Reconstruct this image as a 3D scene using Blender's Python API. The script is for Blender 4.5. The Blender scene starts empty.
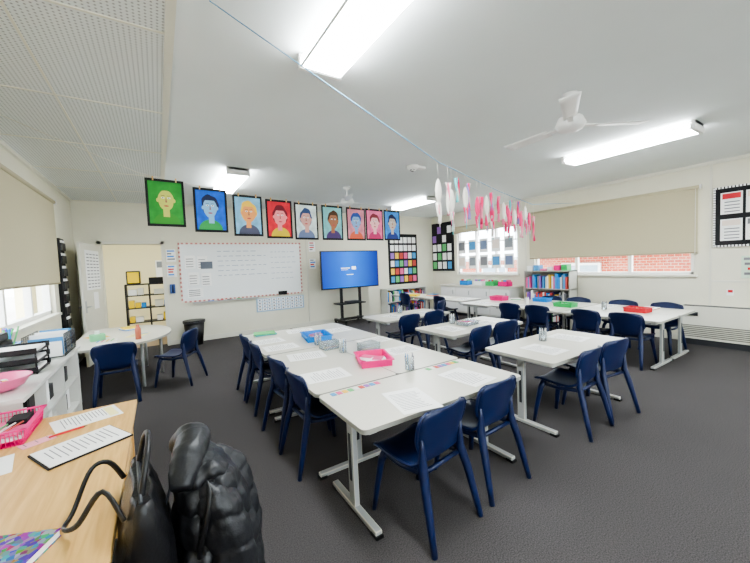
import bpy, bmesh, math, random
from mathutils import Vector, Matrix
random.seed(7)
S=bpy.context.scene

# ------------------------------------------------------------ materials
def lin(c):
    r=[]
    for v in c[:3]:
        v=v/255.0
        r.append(v/12.92 if v<=0.04045 else ((v+0.055)/1.055)**2.4)
    return (r[0],r[1],r[2],1)
_M={}
def mat(name,col=(200,200,200),rough=0.5,metal=0.0,emit=0.0,noise=0.0,nscale=20.0,bump=0.0,coat=0.0,trans=0.0):
    if name in _M: return _M[name]
    m=bpy.data.materials.new(name); m.use_nodes=True
    nt=m.node_tree; b=nt.nodes['Principled BSDF']
    b.inputs['Base Color'].default_value=lin(col)
    b.inputs['Roughness'].default_value=rough
    b.inputs['Metallic'].default_value=metal
    b.inputs['Coat Weight'].default_value=coat
    b.inputs['Transmission Weight'].default_value=trans
    if emit>0:
        b.inputs['Emission Color'].default_value=lin(col)
        b.inputs['Emission Strength'].default_value=emit
    if noise>0 or bump>0:
        tc=nt.nodes.new('ShaderNodeTexCoord'); n=nt.nodes.new('ShaderNodeTexNoise')
        n.inputs['Scale'].default_value=nscale; n.inputs['Detail'].default_value=4
        nt.links.new(tc.outputs['Object'],n.inputs['Vector'])
        if noise>0:
            r=nt.nodes.new('ShaderNodeValToRGB')
            c=lin(col)
            r.color_ramp.elements[0].position=0.3; r.color_ramp.elements[1].position=0.7
            r.color_ramp.elements[0].color=(c[0]*(1-noise),c[1]*(1-noise),c[2]*(1-noise),1)
            r.color_ramp.elements[1].color=(min(1,c[0]*(1+noise)),min(1,c[1]*(1+noise)),min(1,c[2]*(1+noise)),1)
            nt.links.new(n.outputs['Fac'],r.inputs['Fac']); nt.links.new(r.outputs['Color'],b.inputs['Base Color'])
        if bump>0:
            bp=nt.nodes.new('ShaderNodeBump'); bp.inputs['Strength'].default_value=bump; bp.inputs['Distance'].default_value=0.01
            nt.links.new(n.outputs['Fac'],bp.inputs['Height']); nt.links.new(bp.outputs['Normal'],b.inputs['Normal'])
    _M[name]=m
    return m

def carpet_mat():
    m=bpy.data.materials.new('carpet'); m.use_nodes=True; nt=m.node_tree; b=nt.nodes['Principled BSDF']
    b.inputs['Roughness'].default_value=0.95
    b.inputs['Specular IOR Level'].default_value=0.12
    tc=nt.nodes.new('ShaderNodeTexCoord')
    n=nt.nodes.new('ShaderNodeTexNoise'); n.inputs['Scale'].default_value=150; n.inputs['Detail'].default_value=5
    n2=nt.nodes.new('ShaderNodeTexNoise'); n2.inputs['Scale'].default_value=1.2; n2.inputs['Detail'].default_value=2
    nt.links.new(tc.outputs['Object'],n.inputs['Vector']); nt.links.new(tc.outputs['Object'],n2.inputs['Vector'])
    r=nt.nodes.new('ShaderNodeValToRGB')
    r.color_ramp.elements[0].position=0.32; r.color_ramp.elements[0].color=lin((62,60,61))
    r.color_ramp.elements[1].position=0.68; r.color_ramp.elements[1].color=lin((98,94,94))
    nt.links.new(n.outputs['Fac'],r.inputs['Fac'])
    mx=nt.nodes.new('ShaderNodeMixRGB'); mx.blend_type='MULTIPLY'; mx.inputs['Fac'].default_value=0.2
    nt.links.new(r.outputs['Color'],mx.inputs['Color1']); nt.links.new(n2.outputs['Fac'],mx.inputs['Color2'])
    nt.links.new(mx.outputs['Color'],b.inputs['Base Color'])
    bp=nt.nodes.new('ShaderNodeBump'); bp.inputs['Strength'].default_value=0.12; bp.inputs['Distance'].default_value=0.003
    nt.links.new(n.outputs['Fac'],bp.inputs['Height']); nt.links.new(bp.outputs['Normal'],b.inputs['Normal'])
    return m
def perf_mat():
    m=bpy.data.materials.new('perforated_tile'); m.use_nodes=True; nt=m.node_tree; b=nt.nodes['Principled BSDF']
    b.inputs['Roughness'].default_value=0.9
    tc=nt.nodes.new('ShaderNodeTexCoord')
    v=nt.nodes.new('ShaderNodeTexVoronoi'); v.voronoi_dimensions='2D'; v.inputs['Scale'].default_value=36; v.inputs['Randomness'].default_value=0.0
    nt.links.new(tc.outputs['Object'],v.inputs['Vector'])
    r=nt.nodes.new('ShaderNodeValToRGB')
    r.color_ramp.elements[0].position=0.16; r.color_ramp.elements[0].color=lin((160,163,163))
    r.color_ramp.elements[1].position=0.26; r.color_ramp.elements[1].color=lin((224,228,227))
    nt.links.new(v.outputs['Distance'],r.inputs['Fac']); nt.links.new(r.outputs['Color'],b.inputs['Base Color'])
    return m
def brick_mat(name,c1,c2,cm,scale=4):
    m=bpy.data.materials.new(name); m.use_nodes=True; nt=m.node_tree; b=nt.nodes['Principled BSDF']
    b.inputs['Roughness'].default_value=0.9
    tc=nt.nodes.new('ShaderNodeTexCoord'); sp=nt.nodes.new('ShaderNodeSeparateXYZ'); cb=nt.nodes.new('ShaderNodeCombineXYZ')
    br=nt.nodes.new('ShaderNodeTexBrick'); br.inputs['Scale'].default_value=scale
    br.inputs['Color1'].default_value=lin(c1); br.inputs['Color2'].default_value=lin(c2); br.inputs['Mortar'].default_value=lin(cm)
    nt.links.new(tc.outputs['Object'],sp.inputs[0]); nt.links.new(sp.outputs[1],cb.inputs[0]); nt.links.new(sp.outputs[2],cb.inputs[1])
    nt.links.new(cb.outputs[0],br.inputs['Vector'])
    nt.links.new(br.outputs['Color'],b.inputs['Base Color'])
    return m
def wood_mat():
    m=bpy.data.materials.new('desk_wood'); m.use_nodes=True; nt=m.node_tree; b=nt.nodes['Principled BSDF']
    b.inputs['Roughness'].default_value=0.4
    tc=nt.nodes.new('ShaderNodeTexCoord'); mp=nt.nodes.new('ShaderNodeMapping'); mp.inputs['Scale'].default_value=(14,1.0,1)
    n=nt.nodes.new('ShaderNodeTexNoise'); n.inputs['Scale'].default_value=3; n.inputs['Detail'].default_value=6; n.inputs['Distortion'].default_value=0.6
    r=nt.nodes.new('ShaderNodeValToRGB')
    r.color_ramp.elements[0].position=0.3; r.color_ramp.elements[0].color=lin((206,160,94))
    r.color_ramp.elements[1].position=0.7; r.color_ramp.elements[1].color=lin((230,190,122))
    nt.links.new(tc.outputs['Object'],mp.inputs['Vector']); nt.links.new(mp.outputs['Vector'],n.inputs['Vector'])
    nt.links.new(n.outputs['Fac'],r.inputs['Fac']); nt.links.new(r.outputs['Color'],b.inputs['Base Color'])
    return m
def glass_mat():
    m=bpy.data.materials.new('window_glass'); m.use_nodes=True; nt=m.node_tree
    nt.nodes.remove(nt.nodes['Principled BSDF']); o=nt.nodes['Material Output']
    t=nt.nodes.new('ShaderNodeBsdfTransparent'); g=nt.nodes.new('ShaderNodeBsdfGlossy'); g.inputs['Roughness'].default_value=0.05
    x=nt.nodes.new('ShaderNodeMixShader'); x.inputs['Fac'].default_value=0.06
    nt.links.new(t.outputs[0],x.inputs[1]); nt.links.new(g.outputs[0],x.inputs[2]); nt.links.new(x.outputs[0],o.inputs['Surface'])
    return m

M_wall=mat('wall_paint',(227,224,206),0.7,noise=0.02,nscale=3)
M_ceil=mat('ceiling_paint',(226,231,230),0.8,noise=0.015,nscale=2)
M_trim=mat('trim_paint',(222,220,206),0.5)
M_white=mat('white_plastic',(238,238,236),0.4)
M_paper=mat('paper',(250,250,248),0.8)
M_ink=mat('print_ink',(125,125,130),0.8)
M_black=mat('black_plastic',(18,18,20),0.45)
M_blackcard=mat('black_card',(20,20,24),0.8)
M_navy=mat('navy_plastic',(18,33,74),0.36,noise=0.08,nscale=4)
M_top=mat('table_laminate',(214,211,199),0.3,noise=0.015,nscale=30)
M_edge=mat('table_edge',(165,164,155),0.5)
M_metal=mat('grey_metal',(180,182,182),0.4,metal=0.2)
M_dmetal=mat('dark_metal',(70,72,76),0.4,metal=0.5)
M_blind=mat('blind_fabric',(190,182,153),0.85,noise=0.02,nscale=60)
M_pink=mat('pink_plastic',(235,20,130),0.4)
M_blue=mat('blue_plastic',(15,135,220),0.4)
M_green=mat('green_plastic',(40,180,95),0.4)
M_yellow=mat('yellow_plastic',(238,205,30),0.45)
M_red=mat('red_card',(205,35,48),0.6)
M_cab=mat('cabinet_white',(218,218,212),0.45)
M_glass=glass_mat()
M_wood=wood_mat()
M_clear=mat('clear_plastic',(215,225,228),0.1,trans=0.75)

# ------------------------------------------------------------ mesh builder
def cr(p,t):
    n=len(p)-1; t=max(0,min(0.99999,t))*n; i=int(t); f=t-i
    a=p[max(i-1,0)];b=p[i];c=p[i+1];d=p[min(i+2,n)]
    return [0.5*((2*b[k])+(-a[k]+c[k])*f+(2*a[k]-5*b[k]+4*c[k]-d[k])*f*f+(-a[k]+3*b[k]-3*c[k]+d[k])*f**3) for k in range(len(b))]
class MB:
    def __init__(s): s.bm=bmesh.new(); s.m=[]
    def mi(s,m):
        if m not in s.m: s.m.append(m)
        return s.m.index(m)
    def box(s,c,d,m,rz=0,rx=0,ry=0,bev=0):
        M=Matrix.Translation(c)@Matrix.Rotation(rz,4,'Z')@Matrix.Rotation(ry,4,'Y')@Matrix.Rotation(rx,4,'X')@Matrix.Diagonal((d[0],d[1],d[2],1))
        r=bmesh.ops.create_cube(s.bm,size=1,matrix=M)
        k=s.mi(m); fs=set()
        for v in r['verts']:
            for f in v.link_faces: fs.add(f)
        for f in fs: f.material_index=k
        if bev>0:
            es=set(e for f in fs for e in f.edges)
            bmesh.ops.bevel(s.bm,geom=list(es),offset=bev,segments=2,affect='EDGES',profile=0.6)
    def b2(s,lo,hi,m,bev=0):
        s.box([(lo[i]+hi[i])/2 for i in range(3)],[hi[i]-lo[i] for i in range(3)],m,bev=bev)
    def face(s,pts,m,sm=False):
        vs=[s.bm.verts.new(p) for p in pts]; f=s.bm.faces.new(vs); f.material_index=s.mi(m); f.smooth=sm; return f
    def prism(s,pts,z0,z1,m,side=None):
        k=s.mi(m); k2=s.mi(side or m)
        a=[s.bm.verts.new((p[0],p[1],z0)) for p in pts]; b=[s.bm.verts.new((p[0],p[1],z1)) for p in pts]
        f=s.bm.faces.new(b); f.material_index=k
        f=s.bm.faces.new(a[::-1]); f.material_index=k2
        n=len(pts)
        for i in range(n):
            f=s.bm.faces.new((a[i],a[(i+1)%n],b[(i+1)%n],b[i])); f.material_index=k2
    def tube(s,path,rad,m,n=8,cap=True,sq=None):
        path=[Vector(p) for p in path]; k=s.mi(m)
        if not isinstance(rad,(list,tuple)): rad=[rad]*len(path)
        rings=[]; up=None
        for i,p in enumerate(path):
            t=(path[min(i+1,len(path)-1)]-path[max(i-1,0)]).normalized()
            if up is None: up=Vector((0,0,1)) if abs(t.z)<0.9 else Vector((0,1,0))
            x=t.cross(up)
            if x.length<1e-4: x=t.cross(Vector((1,0,0)))
            x.normalize(); y=x.cross(t).normalized(); up=y
            rings.append([s.bm.verts.new(p+(x*math.cos(2*math.pi*j/n)+y*math.sin(2*math.pi*j/n)*(sq or 1))*rad[i]) for j in range(n)])
        for a,b in zip(rings,rings[1:]):
            for j in range(n):
                f=s.bm.faces.new((a[j],a[(j+1)%n],b[(j+1)%n],b[j])); f.material_index=k; f.smooth=True
        if cap:
            f=s.bm.faces.new(rings[0][::-1]); f.material_index=k
            f=s.bm.faces.new(rings[-1]); f.material_index=k
    def ell(s,c,r,m,seg=16,rz=0,ry=0):
        M=Matrix.Translation(c)@Matrix.Rotation(rz,4,'Z')@Matrix.Rotation(ry,4,'Y')@Matrix.Diagonal((r[0],r[1],r[2],1))
        q=bmesh.ops.create_uvsphere(s.bm,u_segments=seg,v_segments=max(6,seg//2),radius=1,matrix=M)
        k=s.mi(m)
        for f in set(f for v in q['verts'] for f in v.link_faces): f.material_index=k; f.smooth=True
    def surf(s,P,m,th):
        k=s.mi(m); nu=len(P); nv=len(P[0]); P=[[Vector(p) for p in r] for r in P]
        A=[];B=[]
        for i in range(nu):
            ra=[];rb=[]
            for j in range(nv):
                du=P[min(i+1,nu-1)][j]-P[max(i-1,0)][j]; dv=P[i][min(j+1,nv-1)]-P[i][max(j-1,0)]
                n=du.cross(dv); n=n.normalized() if n.length>1e-9 else Vector((0,0,1))
                ra.append(s.bm.verts.new(P[i][j]+n*th/2)); rb.append(s.bm.verts.new(P[i][j]-n*th/2))
            A.append(ra);B.append(rb)
        def F(*v):
            f=s.bm.faces.new(v); f.material_index=k; f.smooth=True
        for i in range(nu-1):
            for j in range(nv-1):
                F(A[i][j],A[i+1][j],A[i+1][j+1],A[i][j+1]); F(B[i][j],B[i][j+1],B[i+1][j+1],B[i+1][j])
        for i in range(nu-1):
            F(A[i][0],B[i][0],B[i+1][0],A[i+1][0]); F(A[i][-1],A[i+1][-1],B[i+1][-1],B[i][-1])
        for j in range(nv-1):
            F(A[0][j],A[0][j+1],B[0][j+1],B[0][j]); F(A[-1][j],B[-1][j],B[-1][j+1],A[-1][j+1])
    def done(s,name,loc=(0,0,0),rz=0,sc=1):
        bmesh.ops.recalc_face_normals(s.bm,faces=s.bm.faces)
        me=bpy.data.meshes.new(name); s.bm.to_mesh(me); s.bm.free()
        for m in s.m: me.materials.append(m)
        o=bpy.data.objects.new(name,me); S.collection.objects.link(o)
        o.location=loc; o.rotation_euler=(0,0,rz); o.scale=(sc,sc,sc)
        return o
def inst(src,name,loc,rz=0,sc=1):
    o=bpy.data.objects.new(name,src.data); S.collection.objects.link(o)
    o.location=loc; o.rotation_euler=(0,0,rz); o.scale=(sc,sc,sc); return o
def rrect(w,d,r,n=5):
    pts=[]
    for cx,cy,a0 in ((w/2-r,d/2-r,0),(-w/2+r,d/2-r,90),(-w/2+r,-d/2+r,180),(w/2-r,-d/2+r,270)):
        for i in range(n+1):
            a=math.radians(a0+90*i/n); pts.append((cx+r*math.cos(a),cy+r*math.sin(a)))
    return pts

# ------------------------------------------------------------ room
X0,X1,Y0,Y1,H=-1.3,7.7,-3.2,8.4,3.0
fl=MB(); fl.b2((X0-0.2,Y0-0.2,-0.1),(X1+0.2,Y1+0.2,0),carpet_mat()); fl.done('floor')
c=MB(); c.b2((X0-0.2,Y0-0.2,H),(X1+0.2,Y1+0.2,H+0.1),M_ceil); c.done('ceiling')
def wallX(name,xa,xb,holes,ya=Y0,yb=Y1,h=H):
    w=MB(); y=ya
    for (a,b,z0,z1) in sorted(holes):
        if a>y: w.b2((xa,y,0),(xb,a,h),M_wall)
        if z0>0: w.b2((xa,a,0),(xb,b,z0),M_wall)
        w.b2((xa,a,z1),(xb,b,h),M_wall); y=b
    w.b2((xa,y,0),(xb,yb,h),M_wall); return w.done(name)
def wallY(name,ya,yb,holes,xa=X0,xb=X1,h=H):
    w=MB(); x=xa
    for (a,b,z0,z1) in sorted(holes):
        if a>x: w.b2((x,ya,0),(a,yb,h),M_wall)
        if z0>0: w.b2((a,ya,0),(b,yb,z0),M_wall)
        w.b2((a,ya,z1),(b,yb,h),M_wall); x=b
    w.b2((x,ya,0),(xb,yb,h),M_wall); return w.done(name)
wallX('wall_left',X0-0.2,X0,[(2.6,6.75,1.02,2.6)],Y0-0.2,Y1+0.2)
wallX('wall_right',X1,X1+0.2,[(1.9,4.8,1.15,2.55),(5.25,7.3,1.15,2.45)],Y0-0.2,Y1+0.2)
wallY('wall_back',Y1,Y1+0.2,[(-0.9,0.08,0,2.15)])
wallY('wall_front',Y0-0.2,Y0,[(0.0,3.0,0.9,2.6),(3.8,7.0,0.9,2.6)])
for nm,(a,b) in (('added_window_4',(0.0,3.0)),('added_window_5',(3.8,7.0))):  # unseen windows, added behind the camera to let in more daylight
    w=MB(); yc=Y0-0.1
    w.b2((a,yc-.04,0.9),(b,yc+.04,0.95),M_white); w.b2((a,yc-.04,2.55),(b,yc+.04,2.6),M_white)
    for x in (a+0.025,a+(b-a)/3,a+(b-a)*2/3,b-0.025): w.b2((x-.025,yc-.04,0.9),(x+.025,yc+.04,2.6),M_white)
    w.b2((a+.05,yc-.003,.95),(b-.05,yc+.003,2.55),M_glass); w.done(nm)
pc=MB(); PM=perf_mat()
pc.b2((X0,Y0,H-0.02),(0.13,Y1,H-0.001),PM); pc.done('ceiling_acoustic_panel')
t=MB(); t.b2((0.12,Y0,H-0.03),(0.17,Y1,H),M_trim)
for yy in (-2.4,-1.2,0.0,1.2,2.4,3.6,4.8,6.0,7.2): t.b2((X0,yy,H-0.026),(0.12,yy+0.015,H-0.015),M_trim)
t.b2((-0.6,Y0,H-0.026),(-0.585,Y1,H-0.015),M_trim)
t.done('trim_1')
t=MB()
t.b2((0.17,Y1-0.04,H-0.05),(X1,Y1,H),M_trim); t.b2((X1-0.04,Y0,H-0.05),(X1,Y1-0.04,H),M_trim); t.b2((X0,Y0,H-0.06),(X0+0.03,Y1-0.04,H-0.02),M_trim)
t.done('trim_2')
t=MB(); t.b2((0.12,Y1-0.015,0),(X1,Y1,0.1),M_trim); t.done('baseboard_back')
t=MB(); t.b2((X1-0.015,Y0,0),(X1,Y1-0.02,0.1),M_trim); t.done('baseboard_right')
t=MB(); t.b2((X0,Y0,0),(X0+0.015,Y1-0.02,0.1),M_trim); t.done('baseboard_left')
t=MB()
t.b2((X1-0.012,1.68,0.1),(X1,1.71,2.95),M_trim); t.b2((X1-0.012,5.0,0.1),(X1,5.03,2.95),M_trim); t.b2((3.28,Y1-0.012,0.1),(3.31,Y1,2.95),M_trim); t.b2((X1-0.012,-3.0,1.03),(X1,1.68,1.06),M_trim)
t.done('trim_3')

def window(name,x,sgn,ya,yb,za,zb,vs,hz):
    w=MB(); fw=0.05
    xc=x+sgn*0.09
    w.b2((xc-0.04,ya,za),(xc+0.04,yb,za+fw),M_white); w.b2((xc-0.04,ya,zb-fw),(xc+0.04,yb,zb),M_white)
    w.b2((xc-0.04,ya,za),(xc+0.04,ya+fw,zb),M_white); w.b2((xc-0.04,yb-fw,za),(xc+0.04,yb,zb),M_white)
    for v in vs: w.b2((xc-0.035,v-0.03,za),(xc+0.035,v+0.03,zb),M_white)
    for z in hz: w.b2((xc-0.03,ya,z-0.02),(xc+0.03,yb,z+0.02),M_white)
    w.b2((min(x-sgn*0.05,x+sgn*0.1),ya-0.05,za-0.035),(max(x-sgn*0.05,x+sgn*0.1),yb+0.05,za),M_trim)
    w.b2((xc-0.003,ya+fw,za+fw),(xc+0.003,yb-fw,zb-fw),M_glass)
    return w.done(name)
window('window_1',X0,-1,2.6,6.75,1.02,2.6,[3.4,4.2,5.0,5.9],[])
window('window_2',X1,1,1.9,4.8,1.15,2.55,[2.85,3.85],[])
window('window_3',X1,1,5.25,7.3,1.15,2.45,[5.95,6.62],[2.05])
def blind(name,x,sgn,ya,yb,za,zb):
    w=MB()
    w.b2((min(x,x-sgn*0.004)-0.002,ya,za),(max(x,x-sgn*0.004),yb,zb),M_blind)
    w.tube([(x,ya-0.02,zb+0.0),(x,yb+0.02,zb+0.0)],0.028,M_blind,12)
    w.tube([(x,ya,za),(x,yb,za)],0.012,mat('blind_bar',(150,140,115),0.5),8)
    w.box((x,ya-0.03,zb),(0.06,0.02,0.07),M_white); w.box((x,yb+0.03,zb),(0.06,0.02,0.07),M_white)
    w.tube([(x-sgn*0.01,ya+0.03,zb),(x-sgn*0.01,ya+0.03,1.2)],0.003,M_white,5)
    return w.done(name)
blind('roller_blind',X0+0.06,-1,2.5,6.78,1.46,2.66)
blind('roller_blind',X1-0.06,1,1.84,4.88,1.53,2.62)
blind('roller_blind',X1-0.06,1,5.2,7.35,2.38,2.55)

# outside
conc=mat('concrete',(205,203,196),0.9,noise=0.06,nscale=3)
g=MB(); g.b2((-40,-40,-0.5),(X0-0.25,50,-0.3),conc); g.b2((X1+0.25,-40,-0.5),(50,50,-0.3),conc); g.b2((X0-0.25,-40,-0.5),(X1+0.25,Y0-0.25,-0.3),conc); g.done('ground')
BR=brick_mat('red_brick',(165,70,50),(186,92,68),(195,176,158),3)
for nm,x in (('brick_building',14.0),('brick_building',-9.0)):
    b=MB(); b.b2((x-1.5,-12,-0.3),(x+1.5,26,1.5),BR)
    sx=x-1.55 if x>0 else x+1.55
    for i in range(9):
        y=-9+i*3.6
        b.b2((sx-0.04,y,0.5),(sx+0.04,y+1.3,1.3),M_white); b.b2((sx-0.06,y+0.08,0.58),(sx+0.06,y+1.22,1.22),mat('window_pane_pale',(150,168,182),0.2))
    b.b2((x-2.0,-12.5,1.5),(x+2.0,26.5,1.62),mat('fascia_grey',(190,196,202),0.6))
    b.done(nm)

d=MB(); L=0.98
d.b2((0,-0.02,0.01),(L,0.02,2.12),M_trim,bev=0.003)
d.b2((0.14,0.0201,1.3),(0.8,0.026,2.0),M_paper)
for i in range(11):
    for k in range(4): d.b2((0.18+k*0.155,0.026,1.34+i*0.058),(0.29+k*0.155,0.028,1.355+i*0.058),M_ink)
d.b2((0.3,0.0201,0.95),(0.52,0.025,1.25),M_paper)
d.tube([(L-0.07,-0.02,1.02),(L-0.07,-0.075,1.02),(L-0.18,-0.075,1.02)],0.011,M_metal)
d.tube([(L-0.07,0.02,1.02),(L-0.07,0.06,1.02),(L-0.18,0.06,1.02)],0.011,M_metal)
d.b2((L-0.1,-0.024,0.92),(L-0.04,0.024,1.12),M_metal)
o=d.done('door_1',(-0.93,8.34,0)); 
o.rotation_euler=(0,0,math.atan2(-0.98,-0.16))
fr=MB()
for a,b in ((-0.96,-0.9),(0.08,0.14)): fr.b2((a,Y1-0.03,0),(b,Y1,2.21),M_trim)
fr.b2((-0.96,Y1-0.03,2.15),(0.14,Y1,2.21),M_trim); fr.done('trim_4')
YM=mat('backroom_paint',(238,229,190),0.7)
w=MB(); w.b2((-2.0,8.6,-0.1),(2.2,11.4,0),mat('vinyl_floor',(150,130,105),0.5)); w.done('floor_backroom')
w=MB(); w.b2((-2.0,11.2,0),(2.2,11.4,2.8),YM); w.done('wall_backroom')
w=MB(); w.b2((-2.2,8.6,0),(-2.0,11.4,2.8),YM); w.done('wall_backroom_left')
w=MB(); w.b2((2.0,8.6,0),(2.2,11.2,2.8),YM); w.done('wall_backroom_right')
w=MB(); w.b2((-2.2,8.6,2.8),(2.2,11.4,2.9),M_ceil); w.done('ceiling_backroom')
s=MB()
for x in (-0.68,-0.22,0.3): s.b2((x,9.7,0.02),(x+0.03,10.1,1.3),M_black)
for z in (0.05,0.38,0.72,1.02,1.28): s.b2((-0.68,9.7,z),(0.33,10.1,z+0.025),M_black)
cols=[M_paper,M_blue,M_cab,M_cab,M_paper,M_yellow,mat('brown_card',(150,110,75),0.7)]
for z in (0.075,0.405,0.745,1.045):
    x=-0.62
    while x<0.2:
        wd=random.uniform(0.08,0.2); hh=random.uniform(0.1,0.22)
        if not(-0.26<x+wd and x<-0.18): s.b2((x,9.75,z),(x+wd,10.0,z+hh),random.choice(cols))
        x+=wd+0.02
s.b2((-0.64,9.75,1.305),(-0.36,10.0,1.62),M_yellow,bev=0.03); s.b2((-0.2,9.75,1.305),(0.15,10.0,1.45),M_blackcard)
s.done('storage_shelf')
s=MB(); s.b2((-0.05,11.18,1.3),(0.35,11.2,1.9),M_paper); s.b2((-0.02,11.17,1.7),(0.32,11.18,1.87),mat('grey_card',(140,145,152),0.8)); s.done('wall_poster')

# ------------------------------------------------------------ ceiling fixtures
M_lamp=mat('lamp_diffuser',(248,253,255),0.5,emit=48.0)
def fix(x,y,l=1.35,w=0.31,H=H):
    f=MB(); f.b2((x-w/2+0.03,y-l/2,H-0.03),(x+w/2-0.03,y+l/2,H),M_white)
    f.b2((x-w/2,y-l/2+0.03,H-0.095),(x+w/2,y+l/2-0.03,H-0.032),M_lamp,bev=0.012)
    for s_ in (-1,1): f.b2((x-w/2-0.004,y+s_*(l/2-0.015)-0.015,H-0.1),(x+w/2+0.004,y+s_*(l/2-0.015)+0.015,H-0.001),M_white)
    f.done('fluorescent_light')
fix(1.05,1.58); fix(5.2,1.97,1.45); fix(1.05,5.8); fix(5.2,6.3); fix(1.05,-2.0); fix(5.2,-1.8)  # the last two are unseen, added behind the camera for more light
fix(0.9,9.6,0.9,H=2.8)  # unseen fixture added to light the back room
f=MB()
f.tube([(0,0,0),(0,0,-0.05)],[0.07,0.04],M_white,16); f.tube([(0,0,-0.04),(0,0,-0.2)],0.014,M_white,10)
f.tube([(0,0,-0.19),(0,0,-0.21),(0,0,-0.27),(0,0,-0.31),(0,0,-0.33)],[0.04,0.1,0.125,0.1,0.03],M_white,20)
for k in range(3):
    a=math.radians(95+120*k); R=Matrix.Rotation(a,4,'Z')
    f.box(R@Vector((0.17,0,-0.275)),(0.14,0.045,0.012),M_white,rz=a)
    P=[[R@Vector((0.2+0.46*i/6, (j/4-0.5)*(0.10+0.045*i/6), -0.275+ (j/4-0.5)*0.025)) for j in range(5)] for i in range(7)]
    f.surf(P,M_white,0.006)
fan=f.done('ceiling_fan',(3.2,1.63,H),math.radians(-8)); inst(fan,'ceiling_fan',(3.05,5.6,H),0.5)
f=MB(); f.tube([(0,0,0),(0,0,-0.03),(0,0,-0.06)],[0.09,0.09,0.05],M_white,18); f.box((0,0,-0.06),(0.07,0.07,0.04),M_black,bev=0.01); f.box((0.12,0,-0.015),(0.2,0.1,0.03),M_white); f.done('ceiling_sensor',(3.3,3.98,H))

# ------------------------------------------------------------ back wall things
wb=MB()
wb.b2((0.4,8.375,0.88),(3.12,8.399,2.18),mat('whiteboard_surface',(236,240,240),0.25))
rb=mat('border_red',(200,130,125),0.7); rb2=mat('border_cream',(236,222,210),0.7)
n=60
for i in range(n):
    x=0.4+2.72*i/n
    for z in (0.88,2.145): wb.b2((x,8.368,z),(x+2.72/n,8.376,z+0.035),rb if i%2 else rb2)
for i in range(28):
    z=0.88+1.3*i/28
    for x in (0.385,3.09): wb.b2((x,8.367,z),(x+0.035,8.375,z+1.3/28),rb if i%2 else rb2)
lt=mat('marker_ink',(120,135,165),0.7)
for r in range(6):
    x=1.15
    while x<1.9+0.3*(r%2):
        l=random.uniform(0.04,0.14); wb.b2((x,8.372,1.98-r*0.11),(x+l,8.376,1.99-r*0.11),lt); x+=l+0.05
for r in range(6):
    x=2.35
    while x<2.9:
        l=random.uniform(0.04,0.12); wb.b2((x,8.372,1.95-r*0.13),(x+l,8.376,1.958-r*0.13),lt); x+=l+0.04
for (x,z,a,b_) in ((0.5,1.62,.2,.28),(0.74,1.6,.2,.28),(0.55,1.25,.2,.28),(0.8,1.22,.2,.28),(0.52,0.98,.3,.2)):
    wb.b2((x,8.371,z),(x+a,8.376,z+b_),M_paper)
    for k in range(4): wb.b2((x+.02,8.3695,z+.03+k*b_*.2),(x+a*.8,8.3712,z+.045+k*b_*.2),M_ink)
wb.b2((0.80,8.366,1.60),(1.04,8.3685,1.76),mat('photo_grey',(100,108,120),0.6))
wb.b2((0.6,8.32,0.855),(2.0,8.399,0.875),M_metal)
for i in range(4): wb.tube([(0.9+i*0.2,8.34,0.882),(1.02+i*0.2,8.34,0.882)],0.008,[M_blue,M_red,M_black,M_green][i],6)
wb.done('whiteboard')
p=MB(); p.b2((1.95,8.385,0.5),(3.15,8.399,0.83),mat('chart_blue',(165,192,216),0.8))
for r in range(4):
    for i in range(10): p.b2((1.985+i*0.115,8.38,0.53+r*0.074),(2.08+i*0.115,8.386,0.59+r*0.074),M_paper); p.b2((2.01+i*0.115,8.378,0.545+r*0.074),(2.05+i*0.115,8.3805,0.575+r*0.074),random.choice([M_ink,mat('grey_card'),lt]))
p.done('alphabet_chart')
p=MB(); p.box((2.6,8.36,0.93),(0.22,0.012,0.09),M_blackcard); p.done('magnetic_label')
def poster(name,lo,hi,axis,bg,bits=8,pal=None,frame=None):
    p=MB(); pal=pal or [M_ink,M_red,M_blue,M_ink]
    (a0,z0),(a1,z1)=lo,hi
    def put(a,b,c,e,d0,d1,m):
        if axis=='y': p.b2((a,Y1-d1,c),(b,Y1-d0,e),m)
        elif axis=='x': p.b2((X1-d1,a,c),(X1-d0,b,e),m)
        else: p.b2((X0+d0,a,c),(X0+d1,b,e),m)
    put(a0,a1,z0,z1,0.001,0.008,bg)
    for r in range(bits):
        zt=z1-(z1-z0)*(0.08+0.88*r/bits); zb=zt-(z1-z0)*0.45/bits
        put(a0+(a1-a0)*0.12,a0+(a1-a0)*random.uniform(0.5,0.9),zb,zt,0.008,0.010,random.choice(pal))
    return p.done(name)
for (x,z) in ((0.16,1.78),(0.16,1.45),(3.36,1.95),(3.36,1.5)): poster('wall_poster',(x,z),(x+0.18,z+0.26),'y',M_paper,4)
ph=MB(); ph.b2((0.19,8.34,1.1),(0.29,8.398,1.3),mat('phone_blue',(60,90,150),0.5),bev=0.01); ph.tube([(0.24,8.335,1.12),(0.24,8.33,1.28)],0.015,M_navy,8); ph.done('wall_phone')
bd=MB(); bd.b2((5.9,8.38,0.9),(7.02,8.399,2.45),M_blackcard)
cc=[(75,150,205),(225,95,145),(238,195,75),(100,185,115),(238,238,234),(195,75,65),(150,105,185)]
cms=[mat('card_%d'%i,c,0.7) for i,c in enumerate(cc)]
for r in range(6):
    for i in range(6):
        bd.b2((5.97+i*0.17,8.37,0.97+r*0.24),(6.1+i*0.17,8.381,1.15+r*0.24),cms[(i*3+r*2)%7] if r<4 else M_paper)
bd.done('display_board')
bd=MB(); bd.b2((7.66,7.42,1.25),(7.699,8.36,2.78),M_blackcard)
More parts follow.
